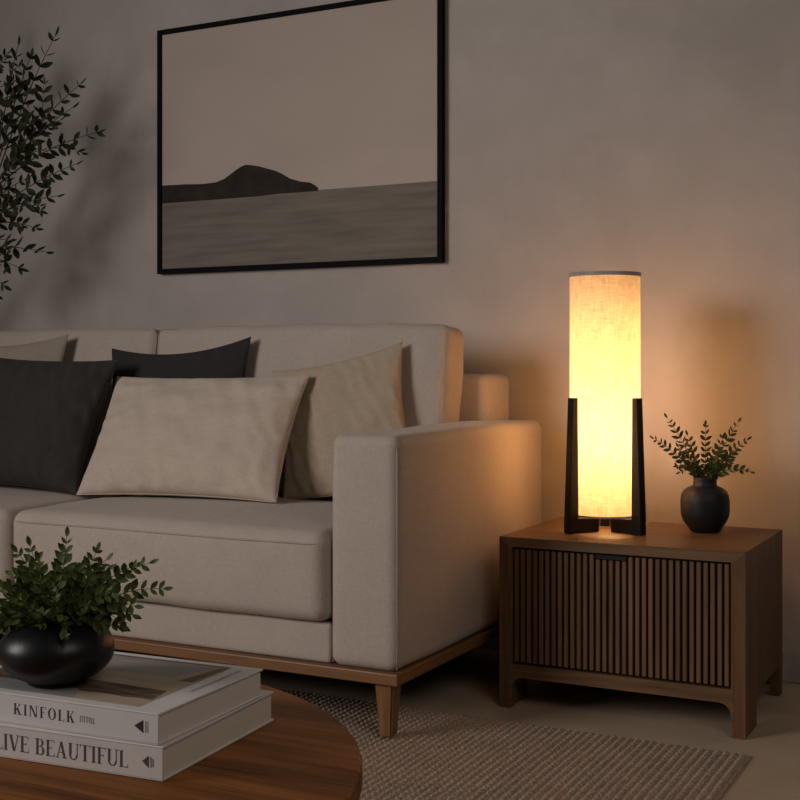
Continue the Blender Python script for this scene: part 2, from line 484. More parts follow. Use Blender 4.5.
# ------------------------------------------------------------------ throw pillows
def pillow(name, label, W_, H_, T_, base, yaw, lean, roll, m, seam_m, cx=0.10, cz=0.10, seed=0, wr=0.005, group=None, cz_low=None):
    """base = world position of the middle of the bottom edge"""
    n = 72
    t = thing(name, label, 'pillow', base, yaw, group)
    bm = bmesh.new(); vv = {}
    rot = Matrix.Rotation(lean, 4, 'X') @ Matrix.Rotation(roll, 4, 'Y')
    half_diag = (abs(math.sin(roll)) * W_ + abs(math.cos(roll)) * H_) / 2
    def pos(u, v, s):
        x = W_ / 2 * u * (1 - cx * (1 - v * v) * abs(u) ** 2)
        z = H_ / 2 * v * (1 - (cz if v > 0 or cz_low is None else cz_low) * (1 - u * u) * abs(v) ** 2)
        e = max(0.0, (1 - u ** 2) * (1 - v ** 2))
        th = T_ / 2 * e ** 0.42 * (1.0 - 0.18 * v)
        p = Vector((x, s * th, z))
        if s:
            q = Vector((u * 2.2, v * 2.2, s * 3 + seed * 4.7))
            k = min(1, e * 6)
            p.y += s * k * wr * (noise.noise(q * 1.3) * 0.7 + 0.35 * noise.noise(Vector((q.x * 4.2 + q.y * 1.6, q.y * 1.1, q.z))) + 0.2 * noise.noise(q * 4))
            # puckers running in from the seams
            fv = math.exp(-(1 - abs(v)) * 3.2) * (1.0 if v < 0 else 0.55); fu = math.exp(-(1 - abs(u)) * 4.0) * 0.8
            p.y += s * k * wr * fv * math.sin(u * 24 + 5 * noise.noise(q * 1.1) + seed + v * 3) * (0.5 + 0.7 * noise.noise(q * 1.7 + Vector((3, 3, 3))))
            p.y += s * k * wr * fu * math.sin(v * 16 + 5 * noise.noise(q * 0.9) + seed + u * 2) * (0.5 + 0.7 * noise.noise(q * 1.5 + Vector((8, 1, 3))))
        return p
    def vert(i, j, s):
        if i in (0, n) or j in (0, n): s = 0
        k = (i, j, s)
        if k not in vv:
            u = math.sin((2 * i / n - 1) * PI / 2); v = math.sin((2 * j / n - 1) * PI / 2)
            vv[k] = bm.verts.new(rot @ pos(u, v, s))
        return vv[k]
    for s in (-1, 1):
        for i in range(n):
            for j in range(n):
                bm.faces.new((vert(i, j, s), vert(i + 1, j, s), vert(i + 1, j + 1, s), vert(i, j + 1, s)))
    low = min(v.co.z for v in bm.verts)
    sh = Vector((0, -(rot @ Vector((0, 0, -H_ / 2))).y, -low))
    for v in bm.verts: v.co += sh
    obj('cover', bm, m, t, True)
    P = []
    for a, b in [((-1, -1), (1, -1)), ((1, -1), (1, 1)), ((1, 1), (-1, 1)), ((-1, 1), (-1, -1))]:
        for k in range(24):
            f = k / 24; u = a[0] + (b[0] - a[0]) * f; v = a[1] + (b[1] - a[1]) * f
            P.append(rot @ pos(u, v, 0) + sh)
    obj('piping', tube(bmesh.new(), P, 0.0022, 6, True), seam_m, t, True)
    return t
D = math.radians
ST = 0.479
pillow('throw_pillow', 'oblong oatmeal lumbar pillow lying in front of the other pillows', 0.657, 0.390, 0.125,
       (-2.140, 2.766, ST), D(3.2), D(-30), D(-0.7), M['oat'], M['oat'], 0.05, 0.06, 1, 0.012)
pillow('throw_pillow', 'square sand coloured pillow leaning beside the right sofa arm', 0.405, 0.372, 0.075,
       (-1.727, 2.960, ST), D(4.3), D(-13), D(-12), M['sand'], M['sand'], 0.10, 0.09, 2, 0.009, cz_low=-0.10)
pillow('throw_pillow', 'large charcoal pillow at the left edge, left of the oblong pillow', 0.524, 0.425, 0.15,
       (-2.725, 2.748, ST), D(1.5), D(-24), D(1.5), M['char'], M['char'], 0.08, 0.06, 3, 0.013)
pillow('throw_pillow', 'charcoal pillow half hidden behind the oblong oatmeal pillow', 0.493, 0.436, 0.07,
       (-2.300, 2.943, ST), D(4), D(-12.8), D(-3.8), M['soot'], M['soot'], 0.08, 0.16, 4, 0.005)
pillow('throw_pillow', 'taupe pillow peeking out behind the large charcoal pillow at the left', 0.50, 0.466, 0.09,
       (-3.017, 2.938, ST), D(3), D(-12.9), D(-2), M['taupe'], M['taupe'], 0.08, 0.12, 5, 0.005)

# ------------------------------------------------------------------ framed picture
PX0, PX1, PZ0, PZ1 = -2.714, -1.623, 1.168, 2.011
pic = thing('framed_picture', 'large black framed seascape picture with a dark hill, above the sofa', 'picture', ((PX0 + PX1) / 2, WY, PZ0))
ox = (PX0 + PX1) / 2
def PL(p): return (p[0] - ox, p[1] - PZ0)
fw = 0.017
bm = bmesh.new()
hw, hh = (PX1 - PX0) / 2, PZ1 - PZ0
box(bm, -hw, -hw + fw, -0.026, -0.002, 0, hh, bev=0.0015)
box(bm, hw - fw, hw, -0.026, -0.002, 0, hh, bev=0.0015)
box(bm, -hw + fw, hw - fw, -0.026, -0.002, 0, fw, bev=0.0015)
box(bm, -hw + fw, hw - fw, -0.026, -0.002, hh - fw, hh, bev=0.0015)
obj('frame', bm, M['frame'], pic)
obj('backing', new_box(-hw + fw, hw - fw, -0.018, -0.003, fw, hh - fw), M['black_in'], pic)
def print_mat(name, c0, c1, zs=3, xs=0.8, k=2.0):
    m, nt, b = mat(name)
    f = noise_tex(nt, coords(nt, (xs, 1, zs)), k, 5, 0.55, 0.3)
    nt.links.new(ramp(nt, f, [(0.32, c0), (0.68, c1)]), b.inputs['Base Color'])
    b.inputs['Roughness'].default_value = 0.7; b.inputs['Specular IOR Level'].default_value = 0.08
    return m
psky = print_mat('printed_sky', (0.50, 0.42, 0.36), (0.545, 0.46, 0.395), 2)
psea = print_mat('printed_sea', (0.165, 0.145, 0.12), (0.245, 0.215, 0.18), 22, 1.6)
phill = print_mat('printed_hill', (0.028, 0.022, 0.018), (0.050, 0.040, 0.032), 9, 6)
bm = bmesh.new()
yy = -0.0190
def poly(pts, mi, y=yy):
    f = bm.faces.new([bm.verts.new((x, y, z)) for x, z in pts]); f.material_index = mi
hor = 1.418 - PZ0
poly([(-hw + fw, hor), (hw - fw, hor), (hw - fw, hh - fw), (-hw + fw, hh - fw)], 0)
poly([(-hw + fw, fw), (hw - fw, fw), (hw - fw, hor), (-hw + fw, hor)], 1)
top = [PL(p) for p in [(-2.70, 1.474), (-2.60, 1.472), (-2.53, 1.468), (-2.469, 1.470), (-2.436, 1.479), (-2.412, 1.492), (-2.388, 1.506), (-2.366, 1.516), (-2.348, 1.520), (-2.325, 1.517), (-2.292, 1.510), (-2.229, 1.491), (-2.20, 1.477), (-2.175, 1.462), (-2.136, 1.450), (-2.098, 1.444), (-2.080, 1.434), (-2.068, 1.425)]]
base = [(x, hor - 0.006 if x < -0.1 else hor - 0.003) for x, z in top]
for i in range(len(top) - 1):
    poly([base[i], base[i + 1], top[i + 1], top[i]], 2, yy - 0.0004)
obj('print', bm, [psky, psea, phill], pic, label='grey seascape print with a dark hill on the horizon')

# ------------------------------------------------------------------ cabinet
CX0, CX1, CY0, CY1, CZ = -1.198, -0.594, 2.862, 3.318, 0.425
cab = thing('side_cabinet', 'low walnut side cabinet with slatted front, right of the sofa', 'cabinet', ((CX0 + CX1) / 2, (CY0 + CY1) / 2, 0))
cw, cdp = (CX1 - CX0) / 2, (CY1 - CY0) / 2
bm = bmesh.new(); prism(bm, [(-cw, CZ), (cw, CZ), (cw - 0.0258, CZ - 0.0240), (-cw + 0.0258, CZ - 0.0240)], 'Y', -cdp, cdp)
obj('top_panel', bm, M['wal_x'], cab)
def side_outline():
    pts = [(-cdp, 0), (-cdp + 0.125, 0)]
    r = 0.02; zt = 0.078
    pts += [(-cdp + 0.125, zt - r)] + [(-cdp + 0.125 + r * (1 - math.cos(a)), zt - r + r * math.sin(a)) for a in (PI / 6, PI / 3, PI / 2)]
    pts += [(cdp - 0.038 - r * (1 - math.cos(a)), zt - r + r * math.sin(a)) for a in (PI / 2, PI / 3, PI / 6)] + [(cdp - 0.038, zt - r)]
    pts += [(cdp - 0.038, 0), (cdp, 0), (cdp, CZ), (-cdp, CZ)]
    return pts
for sx, nm in ((-1, 'side_panel'), (1, 'side_panel')):
    bm = bmesh.new(); a, b = (cw - 0.026, cw) if sx > 0 else (-cw, -cw + 0.026)
    prism(bm, side_outline(), 'X', a, b)
    for v in bm.verts:
        if v.co.z > CZ - 0.001: v.co.z = CZ - (0.0004 if abs(abs(v.co.x) - cw) < 0.001 else 0.0244)
    obj(nm, bm, M['wal_z'], cab)
# front apron with rounded ends
r = 0.026; zt = 0.078; xi = cw - 0.0265
pts = [(-xi, 0.003), (-xi + 0.006, 0.003), (-xi + 0.006, zt - r)] + [(-xi + 0.006 + r * (1 - math.cos(a)), zt - r + r * math.sin(a)) for a in (PI / 6, PI / 3, PI / 2)]
pts += [(xi - 0.006 - r * (1 - math.cos(a)), zt - r + r * math.sin(a)) for a in (PI / 2, PI / 3, PI / 6)] + [(xi - 0.006, zt - r), (xi - 0.006, 0.003), (xi, 0.003), (xi, 0.110), (-xi, 0.110)]
bm = bmesh.new(); prism(bm, pts, 'Y', -cdp, -cdp + 0.022)
obj('apron', bm, M['wal_x'], cab)
obj('floor_panel', new_box(-xi, xi, -cdp + 0.0225, cdp - 0.01, 0.095, 0.110), M['wal_x'], cab)
obj('back_panel', new_box(-xi, xi, cdp - 0.0095, cdp - 0.001, 0.02, CZ - 0.0245), M['wal_x'], cab)
bm = bmesh.new()
box(bm, -xi, -xi + 0.008, -cdp, -cdp + 0.022, 0.1105, CZ - 0.0245)
obj('stile', bm, M['wal_z'], cab)
obj('stile', new_box(xi - 0.006, xi, -cdp, -cdp + 0.022, 0.1105, CZ - 0.0245), M['wal_z'], cab)
# slatted door: board blackened for the shade between its upright slats, notch at the top
sx0, sx1, sz0, sz1 = -xi + 0.010, xi - 0.008, 0.113, CZ - 0.0275
door = obj('slatted_door', new_box(sx0, sx1, -cdp + 0.016, -cdp + 0.022, sz0, sz1), M['black_in'], cab, label='walnut door front of narrow upright slats')
NS = 33; pitch = (sx1 - sx0) / NS
bm = bmesh.new()
rr = random.Random(3)
for i in range(NS):
    a = sx0 + pitch * (i + 0.5)
    top_z = sz1 - 0.002
    if 13 <= i <= 17: top_z = sz1 - 0.013
    box(bm, a - pitch * 0.315, a + pitch * 0.315, -cdp + 0.002 + rr.uniform(-0.0006, 0.0006), -cdp + 0.016, sz0 + 0.003, top_z, bev=0.001, seg=1)
obj('slats', bm, M['slat'], door, label='narrow upright walnut slats')
obj('notch_shade', new_box(sx0 + pitch * 13.1, sx0 + pitch * 17.9, -cdp + 0.001, -cdp + 0.0155, sz1 - 0.0115, sz1 - 0.0015, bev=0.0015), M['black_in'], door, label='black block for the shade inside the hand notch')  # solid black block stands for the dark of the cutout

# ------------------------------------------------------------------ table lamp
LX, LY = -0.997, 3.085
lamp = thing('table_lamp', 'tall lit cylinder lamp with linen shade on black timber legs, on the cabinet', 'lamp', (LX, LY, CZ))
SR, SZ0, SZ1 = 0.0900, 0.042, 0.662
bm = bmesh.new(); lathe(bm, [(SR, SZ0), (SR, SZ0 + 0.1), (SR, SZ0 + 0.25), (SR, SZ0 + 0.45), (SR, SZ1)], 72, cap=False)
obj('lamp_shade', bm, M['shade'], lamp, True)
def band(z0, z1):
    bm = bmesh.new(); n = 72
    prof = [(SR - 0.0015, z0), (SR + 0.0015, z0), (SR + 0.0015, z1), (SR - 0.0015, z1)]
    lathe(bm, prof + [prof[0]], n, cap=False); return bm
obj('shade_band', band(SZ1 - 0.008, SZ1 + 0.002), M['band'], lamp, False, 'grey fabric band around the shade top')
obj('shade_band', band(SZ0 - 0.001, SZ0 + 0.004), M['band'], lamp, False, 'grey fabric band around the shade bottom')
view_a = math.atan2(-LY, -LX)           # towards the viewer's side of the room
def lamp_leg(ang, r0=0.027):
    bm = bmesh.new(); th = 0.024
    out = [(r0, 0.0005), (0.121, 0.0005), (0.1080, 0.344), (0.0930, 0.344), (0.0930, 0.036), (r0, 0.036)]
    prism(bm, out, 'Y', -th / 2, th / 2)
    bmesh.ops.bevel(bm, geom=bm.edges[:], offset=0.0012, segments=1, affect='EDGES')
    place(bm, rz=ang)
    obj('leg', bm, M['black'], lamp)
for da, r0 in ((-53, 0.027), (53, 0.027), (180, 0.088)): lamp_leg(view_a + D(da), r0)
BY = 0.060                              # the tube stands towards the wall side
# spider that carries the shade and the tube
bm = bmesh.new()
for k in range(3):
    a = view_a + D(60 + 120 * k)
    tube(bm, [(0.010 * math.cos(a), BY + 0.010 * math.sin(a), 0.066), ((SR - 0.001) * math.cos(a), (SR - 0.001) * math.sin(a), 0.066)], 0.0015, 6)
obj('shade_spider', bm, M['brass'], lamp)
bm = bmesh.new(); lathe(bm, [(0.013, 0.0605), (0.013, 0.085), (0.010, 0.090)], 20, 0, BY)
obj('socket', bm, M['brass'], lamp)
bm = bmesh.new(); lathe(bm, [(0.006, 0.091), (0.010, 0.10), (0.010, 0.54), (0.004, 0.55)], 20, 0, BY)
obj('light_tube', bm, M['bulb'], lamp, True, 'glowing tube inside the shade')
def bulb(z, watts, rad=0.03, r=0.0):
    l = bpy.data.lights.new('lamp_glow', 'POINT'); l.energy = watts; l.color = (1.0, 0.55, 0.23); l.shadow_soft_size = rad
    o = bpy.data.objects.new('lamp_glow', l); C.objects.link(o); o.parent = lamp; o.location = (0.0, BY, z)
    return o
for z, e in ((0.13, 0.75), (0.245, 2.7), (0.36, 0.95), (0.52, 0.75)): bulb(z, e, 0.008)

# ------------------------------------------------------------------ leaves and sprigs
def leaf(bm, p, d, nrm, L, w, mi=0):
    d = d.normalized(); s = d.cross(nrm)
    if s.length < 1e-4: s = d.cross(Vector((1, 0, 0.2)))
    s.normalize(); u = s.cross(d).normalized()
    prof = [(0.0, 0.04), (0.18, 0.62), (0.42, 1.0), (0.68, 0.82), (0.88, 0.38), (1.0, 0.0)]
    mid = [bm.verts.new(p + d * (L * t) - u * (L * 0.10 * math.sin(PI * t) - 0.10 * L * t * t)) for t, _ in prof]
    for sg in (-1, 1):
        ed = [bm.verts.new(mid[i].co + s * (sg * w / 2 * ww) + u * (w * 0.16 * ww)) for i, (t, ww) in enumerate(prof[:-1])]
        ed.append(mid[-1])
        for i in range(len(prof) - 1):
            try:
                f = bm.faces.new((mid[i], mid[i + 1], ed[i + 1], ed[i]) if ed[i + 1] is not mid[i + 1] else (mid[i], mid[i + 1], ed[i]))
                f.material_index = mi; f.smooth = True
            except ValueError: pass

def curve_pts(a, b, sag, n=10, side=Vector((0, 0, 0))):
    a, b = Vector(a), Vector(b); out = []
    for i in range(n + 1):
        t = i / n
        out.append(a.lerp(b, t) + Vector((0, 0, sag * math.sin(PI * t))) + side * math.sin(PI * t))
    return out

def sprig(parent, pts, stem_r, L, w, gap, lm, sm, rng, start=0.25, name='sprig', pair=True, tilt=0.75, twist=0.5):
    """a stem with opposite leaves; the foliage is its child"""
    st = obj(name, tube(bmesh.new(), pts, stem_r, 5, False, stem_r * 0.35), sm, parent, True)
    bm = bmesh.new()
    lens = [0]
    for p, q in zip(pts, pts[1:]): lens.append(lens[-1] + (q - p).length)
    tot = lens[-1]; s = tot * start; k = 0
    ax0 = rng.uniform(-twist, twist)
    face = Vector((-0.4587, 0.8886, rng.uniform(-0.3, 0.3)))
    while s <= tot:
        i = 0
        while i < len(lens) - 2 and lens[i + 1] < s: i += 1
        f = (s - lens[i]) / max(1e-6, lens[i + 1] - lens[i]); p = pts[i].lerp(pts[i + 1], f)
        t = (pts[i + 1] - pts[i]).normalized()
        b1 = t.cross(face); b1 = b1.normalized() if b1.length > 1e-3 else Vector((1, 0, 0)); b2 = t.cross(b1).normalized()
        fr = s / tot; size = (1.0 if fr < 0.7 else 1.0 - 0.45 * (fr - 0.7) / 0.3) * rng.uniform(0.8, 1.12)
        an = ax0 + rng.uniform(-twist, twist)
        for sg in ((0, PI) if pair else (0 if k % 2 else PI,)):
            o_ = b1 * math.cos(an + sg) + b2 * math.sin(an + sg)
            d = t * (1 - tilt * 0.5) + o_ * tilt + Vector((rng.uniform(-.15, .15), rng.uniform(-.15, .15), rng.uniform(-.12, .2)))
            nr = (face * -0.8 + Vector((rng.uniform(-.5, .5), rng.uniform(-.5, .5), 0.35 + rng.uniform(-.4, .4)))).normalized()
            leaf(bm, p, d, nr, L * size, w * size)
        s += gap * rng.uniform(0.8, 1.15); k += 1
    leaf(bm, pts[-1], (pts[-1] - pts[-2]), Vector((0.3, -0.6, 0.6)), L * 0.75, w * 0.7)
    obj('foliage', bm, lm, st, True)
    return st
RV = Vector((0.8886, 0.4587, 0)); FV = Vector((-0.4587, 0.8886, 0))

# ------------------------------------------------------------------ small vase on the cabinet
VX, VY = -0.763, 3.185
vt = thing('vase_with_sprigs', 'black bottle-necked vase of leafy sprigs on the cabinet beside the lamp', 'vase', (VX, VY, CZ))
prof = [(0.034, 0.0005), (0.038, 0.003), (0.043, 0.012), (0.053, 0.026), (0.0595, 0.040), (0.0615, 0.052), (0.0617, 0.080), (0.0598, 0.094), (0.0535, 0.106), (0.043, 0.113),
        (0.0330, 0.1165), (0.0300, 0.120), (0.0293, 0.134), (0.0300, 0.138), (0.0285, 0.1395), (0.0262, 0.137), (0.0260, 0.120), (0.035, 0.105), (0.030, 0.06)]
bm = bmesh.new(); lathe(bm, prof, 64)
obj('vase', bm, M['vase'], vt, True)
rng = random.Random(12)
px = 0.002575
tips = [(-52, 94), (-36, 114), (-2, 107), (33, 110), (45, 92), (41, 62), (-32, 68), (-22, 60), (-14, 96), (15, 95), (24, 80), (6, 84), (-22, 84), (30, 68)]
dep = [-.02, .02, -.03, .0, .03, -.04, -.05, .03, .04, -.03, -.05, -.045, .05, .05]
for i, ((tx, tz), dy) in enumerate(zip(tips, dep)):
    a = Vector((0, 0, 0.13)) + RV * (tx * 0.00025) + FV * rng.uniform(-.01, .01)
    b = RV * (tx * px) + Vector((0, 0, tz * px - 0.003)) + FV * (dy * 0.9)
    low = tz < 75
    pts = curve_pts(a, b, 0.018 if low else (0.012 if abs(tx) > 30 else 0.0), 10)
    sprig(vt, pts, 0.0012, 0.0215 if tz > 70 else 0.019, 0.0100, 0.0155, M['leaf_warm'], M['stem'], rng, 0.12)

# ------------------------------------------------------------------ coffee table
TX, TY, TR, TZ = -1.178, 1.032, 0.529, 0.38
ct = thing('coffee_table', 'round walnut coffee table with black legs in the foreground', 'coffee table', (TX, TY, 0))
bm = bmesh.new()
lathe(bm, [(TR - 0.012, TZ - 0.030), (TR - 0.003, TZ - 0.028), (TR, TZ - 0.023), (TR, TZ - 0.006), (TR - 0.0015, TZ - 0.002), (TR - 0.005, TZ)], 128)
autosmooth(obj('table_top', bm, M['table'], ct))
bm = bmesh.new()
lathe(bm, [(0.40, TZ - 0.0460), (0.415, TZ - 0.0460), (0.415, TZ - 0.0305), (0.40, TZ - 0.0305), (0.40, TZ - 0.0460)], 64, cap=False)
obj('support_ring', bm, M['metal'], ct)
for k in range(4):
    a = D(33 + 90 * k)
    bm = new_box(0.494, 0.523, -0.008, 0.008, RUG, TZ - 0.0305, bev=0.002)
    box(bm, 0.4155, 0.494, -0.008, 0.008, TZ - 0.046, TZ - 0.0305)
    place(bm, rz=a); obj('leg', bm, M['metal'], ct)

# ------------------------------------------------------------------ books
def glyph(ch):
    """high-contrast serif capitals in a unit-high box -> (width, polygons)"""
    P = []; t, n, s = 0.17, 0.055, 0.085
    def rect(x0, z0, x1, z1): P.append([(x0, z0), (x1, z0), (x1, z1), (x0, z1)])
    def diag(xa, za, xb, zb, tt): P.append([(xa, za), (xa + tt, za), (xb + tt, zb), (xb, zb)])
    def stem(x, tt=t):
        rect(x, 0, x + tt, 1); rect(x - s, 0, x + tt + s, 0.04); rect(x - s, 0.96, x + tt + s, 1)
    def arc(cx, cz, rx, rz, a0, a1, tk, th=0.05, m=20):
        for i in range(m):
            q = []
            for a in (a0 + (a1 - a0) * i / m, a0 + (a1 - a0) * (i + 1) / m):
                q.append((a, math.cos(a), math.sin(a)))
            (A, c0, s0), (B, c1, s1) = q
            P.append([(cx + rx * c0, cz + rz * s0), (cx + rx * c1, cz + rz * s1), (cx + (rx - tk) * c1, cz + (rz - th) * s1), (cx + (rx - tk) * c0, cz + (rz - th) * s0)])
    if ch == 'I': stem(s); return 2 * s + t, P
    if ch == 'L': stem(s); rect(s, 0, 0.66, 0.045); P.append([(0.61, 0), (0.66, 0), (0.66, 0.30)]); return 0.66, P
    if ch in 'EF':
        stem(s); rect(s, 0.955, 0.66, 1); P.append([(0.61, 1), (0.66, 1), (0.66, 0.72)]); rect(s + t, 0.50, 0.50, 0.545); P.append([(0.46, 0.52), (0.50, 0.38), (0.50, 0.66)])
        if ch == 'E': rect(s, 0, 0.70, 0.045); P.append([(0.65, 0), (0.70, 0), (0.70, 0.30)])
        return (0.70 if ch == 'E' else 0.66), P
    if ch == 'K':
        stem(s); diag(s + t, 0.40, 0.66, 0.97, n); rect(0.56, 0.96, 0.80, 1)
        diag(0.60, 0.03, 0.33, 0.56, t * 1.05); rect(0.52, 0, 0.90, 0.04); return 0.88, P
    if ch == 'N':
        rect(s + 0.03, 0, s + 0.03 + n, 1); rect(0, 0, 0.24, 0.04); rect(0, 0.96, 0.2, 1)
        diag(0.70, 0, 0.10, 1, t); rect(0.80, 0, 0.80 + n, 1); rect(0.70, 0.96, 0.96, 1); return 0.96, P
    if ch == 'O': arc(0.43, 0.5, 0.43, 0.52, 0, 2 * PI, t, 0.05, 36); return 0.86, P
    if ch == 'V':
        diag(0.34, 0, 0.06, 0.98, t); diag(0.42, 0, 0.72, 0.98, n); rect(-0.03, 0.96, 0.32, 1); rect(0.62, 0.96, 0.88, 1); return 0.82, P
    if ch == 'A':
        diag(0.62, 0, 0.33, 1.0, t); diag(0.10, 0, 0.38, 0.97, n); rect(0.2, 0.32, 0.64, 0.365); rect(0, 0, 0.26, 0.04); rect(0.53, 0, 0.90, 0.04); return 0.88, P
    if ch == 'U':
        rect(s, 0.30, s + t, 1); rect(0, 0.96, 2 * s + t, 1); rect(0.68, 0.30, 0.68 + n, 1); rect(0.58, 0.96, 0.84, 1)
        cx = (s + 0.735) / 2; arc(cx, 0.30, cx - s, 0.32, PI, 2 * PI, 0.12, 0.06, 18); return 0.82, P
    if ch == 'T':
        stem(0.31); rect(0, 0.955, 0.79, 1); P.append([(0, 1), (0.05, 1), (0, 0.70)]); P.append([(0.74, 1), (0.79, 1), (0.79, 0.70)]); return 0.79, P
    if ch == 'B':
        rect(s, 0, s + t, 1); rect(0, 0, 0.4, 0.045); rect(0, 0.955, 0.38, 1); rect(s + t, 0.505, 0.40, 0.55)
        arc(0.38, 0.7625, 0.28, 0.2375, -PI / 2, PI / 2, 0.15, 0.045, 14); arc(0.40, 0.2625, 0.33, 0.2825, -PI / 2, PI / 2, 0.16, 0.045, 14); return 0.74, P
    return 0.33, P

def text_mesh(txt, x0, x1, z0, h, y, track=0.12):
    ws = [glyph(c)[0] for c in txt]; tot = sum(ws) + track * (len(txt) - 1)
    kx = (x1 - x0) / tot; x = x0; bm = bmesh.new()
    for c, w_ in zip(txt, ws):
        for pl in glyph(c)[1]:
            bm.faces.new([bm.verts.new((x + px_ * kx, y, z0 + pz * h)) for px_, pz in pl])
        x += (w_ + track) * kx
    return bm

def book(label, loc, rz, Lx, Ly, H, cm, pm):
    """origin at the base middle; spine faces -Y, tail faces +X"""
    b = thing('book', label, 'book', loc, rz)
    ct_ = 0.0028; hx, hy = Lx / 2, Ly / 2
    bm = bmesh.new()
    box(bm, -hx, hx, -hy, hy, H - ct_, H, bev=0.0007, seg=1)
    box(bm, -hx, hx, -hy, hy, 0, ct_, bev=0.0007, seg=1)
    box(bm, -hx, hx, -hy, -hy + 0.003, 0.0008, H - 0.0008, bev=0.0007, seg=1)
    obj('cover', bm, cm, b)
    obj('pages', new_box(-hx + 0.004, hx - 0.0022, -hy + 0.0031, hy - 0.004, ct_ + 0.0001, H - ct_ - 0.0001), pm, b)
    return b, hx, hy
rz = D(3)
def book_at(corner, rz, Lx, Ly):
    """centre from the front right corner"""
    c, s = math.cos(rz), math.sin(rz); lx, ly = -Lx / 2, Ly / 2
    return corner[0] + c * lx - s * ly, corner[1] + s * lx + c * ly
H1, H2 = 0.0392, 0.0360
L1x, L1y = 0.345, 0.262
x, y = book_at((-0.8795, 1.120), D(4.6), L1x, L1y)
b1, hx, hy = book('lower white hardback of the stack on the coffee table', (x, y, TZ + 0.0004), D(4.6), L1x, L1y, H1, M['cover2'], M['page2'])
e = hx                       # offset of the right edge: world X of corner is about -0.8795
obj('spine_title', text_mesh('LIVE BEAUTIFUL', e - 0.2385, e - 0.0470, 0.0102, 0.0190, -hy - 0.0003, 0.10), M['ink2'], b1, label='dark serif capitals on the spine')
bm = bmesh.new()
def flat(pts, y, mi=0): 
    f = bm.faces.new([bm.verts.new((p[0], y, p[1])) for p in pts]); f.material_index = mi
flat([(e - 0.0275, 0.0205), (e - 0.0185, 0.0275), (e - 0.0185, 0.0135)], -hy - 0.0003)
flat([(e - 0.0165, 0.0265), (e - 0.0145, 0.0265), (e - 0.0145, 0.0145), (e - 0.0165, 0.0145)], -hy - 0.0003, 1)
flat([(e - 0.0135, 0.0245), (e - 0.0120, 0.0245), (e - 0.0120, 0.0155), (e - 0.0135, 0.0155)], -hy - 0.0003, 1)
obj('spine_emblem', bm, [M['ink2'], M['ink3']], b1, label='small grey triangle mark')
L2x, L2y = 0.325, 0.232
x, y = book_at((-0.886, 1.1205), D(3), L2x, L2y)
z2 = TZ + 0.0004 + H1 + 0.0004
b2, hx, hy = book('upper white hardback with a landscape cover, under the round black vase', (x, y, z2), D(3), L2x, L2y, H2, M['cover'], M['page'])
e = hx
obj('spine_title', text_mesh('KINFOLK', e - 0.2090, e - 0.1180, 0.0122, 0.0132, -hy - 0.0003, 0.26), M['ink'], b2, label='spaced dark serif capitals on the spine')
bm = bmesh.new()
xx = e - 0.110
rg = random.Random(5)
while xx < e - 0.088:
    w_ = rg.uniform(0.0012, 0.002); flat([(xx, 0.0145), (xx + w_ * 0.5, 0.0145), (xx + w_ * 0.5, 0.0215), (xx, 0.0215)], -hy - 0.0003)
    zz = rg.choice((0.0145, 0.018, 0.0205)); flat([(xx, zz), (xx + w_ * 1.3, zz), (xx + w_ * 1.3, zz + 0.001), (xx, zz + 0.001)], -hy - 0.00035)
    xx += w_ * 1.9
obj('spine_print', bm, M['ink3'], b2, label='tiny pale grey line of print')
bm = bmesh.new()
flat([(e - 0.0330, 0.0195), (e - 0.0205, 0.0270), (e - 0.0205, 0.0120)], -hy - 0.0003)
flat([(e - 0.0180, 0.0260), (e - 0.0165, 0.0260), (e - 0.0165, 0.0130), (e - 0.0180, 0.0130)], -hy - 0.0003, 1)
flat([(e - 0.0150, 0.0260), (e - 0.0140, 0.0260), (e - 0.0140, 0.0130), (e - 0.0150, 0.0130)], -hy - 0.0003, 1)
obj('spine_emblem', bm, [M['ink'], M['ink3']], b2, label='small black triangle mark')
# cover picture
def pm_(name, a, b, sx=6, sy=40): 
    m, nt, p = mat(name)
    f = noise_tex(nt, coords(nt, (sx, sy, 1)), 1.5, 5, 0.6, 0.4)
    nt.links.new(ramp(nt, f, [(0.35, a), (0.65, b)]), p.inputs['Base Color']); p.inputs['Roughness'].default_value = 0.6; p.inputs['Specular IOR Level'].default_value = 0.15
    return m
cm = [pm_('cover_mist', (0.30, 0.28, 0.26), (0.40, 0.375, 0.34)), pm_('cover_sand', (0.40, 0.32, 0.23), (0.48, 0.40, 0.30)),
      pm_('cover_rock', (0.050, 0.036, 0.026), (0.22, 0.165, 0.11), 12, 70), pm_('cover_slate', (0.24, 0.25, 0.25), (0.34, 0.34, 0.33)), pm_('cover_brown', (0.17, 0.125, 0.085), (0.22, 0.165, 0.11))]
bm = bmesh.new()
zt = H2 + 0.00025
def up(pts, mi, dz=0.0):
    f = bm.faces.new([bm.verts.new((p[0], p[1], zt + dz)) for p in pts]); f.material_index = mi
xl, xr = -hx + 0.012, e - 0.038
yb, yt_ = -hy + 0.016, hy - 0.014
up([(xl, yb), (xr, yb), (xr, yt_), (xl, yt_)], 1)
up([(xl, yt_ - 0.075), (xr - 0.045, yt_ - 0.070), (xr - 0.012, yt_ - 0.004), (xl, yt_ - 0.002)], 0, 0.0001)
up([(xl, yt_ - 0.006), (xr - 0.010, yt_ - 0.006), (xr - 0.004, yt_), (xl, yt_)], 4, 0.0002)
up([(xr - 0.026, yt_ - 0.085), (xr - 0.006, yt_ - 0.085), (xr - 0.002, yt_ - 0.004), (xr - 0.012, yt_ - 0.010)], 4, 0.0002)
k = 14
lo = [(xl + (xr - 0.004 - xl) * i / k, yb + 0.030 + 0.006 * noise.noise((i * 0.8, 1, 0))) for i in range(k + 1)]
